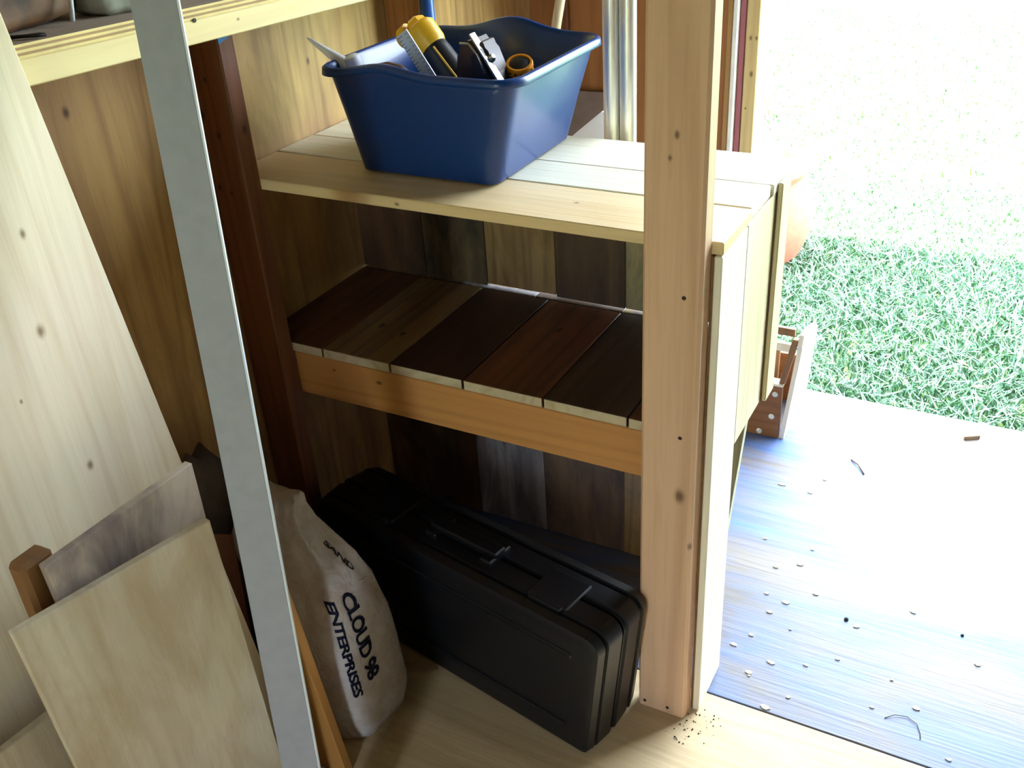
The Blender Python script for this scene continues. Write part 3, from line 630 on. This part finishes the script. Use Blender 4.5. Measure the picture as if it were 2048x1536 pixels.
o = link('black_wire', path_tube([(-.70, -.46, ZT(-.4) + .004), (-.665, -.425, ZT(-.4) + .003), (-.635, -.40, ZT(-.4) + .003), (-.612, -.388, ZT(-.4) + .003), (-.604, -.380, ZT(-.4) + .003), (-.612, -.380, ZT(-.4) + .003), (-.66, -.43, ZT(-.4) + .0025)], .0022, 6), m_blk, origin=(-.65, -.4, ZT(-.4)), smooth=True); tag(o, 'bent black wire on the front of the upper shelf', 'wire')
# blue tape on the stud below the shelf
o = link('blue_tape', prism([(.001, 1.137), (.003, 1.168), (.036, 1.168), (.036, 1.150), (.022, 1.142)], 'X', -.7085, -.7075), plain('tape_blue', '#2f7fc0', .6, var=.1), origin=(-.708, .018, 1.14)); tag(o, 'scrap of blue tape on the stud under the upper shelf', 'tape')

# ------------------------------------------------------------------ small things on the floor
m_chip = wood('chip_pale', '#efe6cc', '#d0b888', 'X', .7, .3)
rc = random.Random(3)
chips = [(0.079, 0.55), (0.125, 0.469), (0.136, 0.254), (0.159, 0.158), (0.113, 0.215), (0.162, 0.150), (0.209, 0.09), (0.406, 0.447), (0.313, 0.361), (0.517, 0.11), (0.535, 0.354), (0.147, 0.819), (0.127, 0.756), (0.06, 0.76), (0.181, 0.555), (0.171, 0.371), (0.169, 0.496), (.20, .30), (.25, .22), (.30, .26), (.13, .38), (.22, .42), (.15, .33), (.40, .25), (.45, .20), (.38, .17), (.24, .13), (.19, .20)]
for x, y in chips:
    s = rc.uniform(.0025, .007); a = rc.uniform(0, 3.14); n = rc.choice((5, 6, 7))
    poly = [(x + s * rc.uniform(.7, 1.2) * math.cos(a + 6.283 * i / n) * 1.3, y + s * rc.uniform(.5, .9) * math.sin(6.283 * i / n + a)) for i in range(n)]
    tag(link('wood_chip', prism(poly, 'Z', .0002, .0022), m_chip, origin=(x, y, 0)), 'tiny pale wood chip scattered on the weathered floor sheet', 'wood chip', 'pale wood chips on the floor')
o = link('wood_block', hexa([(.418, 1.118, 0), (.452, 1.138, 0), (.448, 1.146, 0), (.414, 1.126, 0), (.418, 1.118, .011), (.452, 1.138, .011), (.448, 1.146, .011), (.414, 1.126, .011)], .001), wood('block_m', '#8c7458', '#5a442c', 'X'), origin=(.43, 1.13, 0)); tag(o, 'small brown wood block near the outer edge of the floor', 'block')
m_dirt = plain('dark_grit', '#2c2a28', .9, var=.2)
for lab, x, y, s in (('dark grit lump in the middle of the weathered floor', .292, .372, .0042), ('dark grit speck towards the right edge of the floor', .50, .42, .003)):
    tag(link('grit', lathe((x, y, 0), (x, y, s * 1.3), [(0, s), (.5, s * 1.1), (1, s * .4)], 7), m_dirt, origin=(x, y, 0)), lab, 'debris')
gp_ = [(0.105 + rc.gauss(0, .018), -.02 + rc.gauss(0, .02)) for _ in range(34)] + [(.12 + rc.gauss(0, .03), .02 + rc.gauss(0, .012)) for _ in range(16)]
o = link('dirt_specks', join([lathe((x, y, 0), (x, y, s), [(0, s), (1, s * .5)], 5) for x, y in gp_ for s in (rc.uniform(.0006, .002),)]), m_dirt); o['kind'] = 'stuff'; o['label'] = 'dark dirt specks on the pale sheet beside the post'; o['category'] = 'dirt'
o = link('string', path_tube([(.405, .155, .001), (.420, .168, .003), (.440, .173, .002), (.458, .163, .002), (.466, .145, .001), (.468, .133, .001)], .0008, 5), plain('string_grey', '#4a4640', .8), smooth=True); tag(o, 'thin curled dark thread on the floor near the sheet joint', 'thread')
o = link('twig', path_tube([(.185, .925, .002), (.205, .905, .005), (.225, .875, .002)], .002, 5), m_brn, smooth=True); tag(o, 'small brown twig on the far floor', 'twig')
o = link('paper_scrap', prism([(-.475, -.115), (-.43, -.085), (-.395, -.075), (-.378, -.088), (-.392, -.102), (-.42, -.118), (-.45, -.135)], 'Z', .0005, .004, .0008), plain('tan_paper', '#b09068', .8, var=.1), origin=(-.42, -.1, 0)); tag(o, 'torn tan paper scrap on the floor between the sack and the case', 'paper')
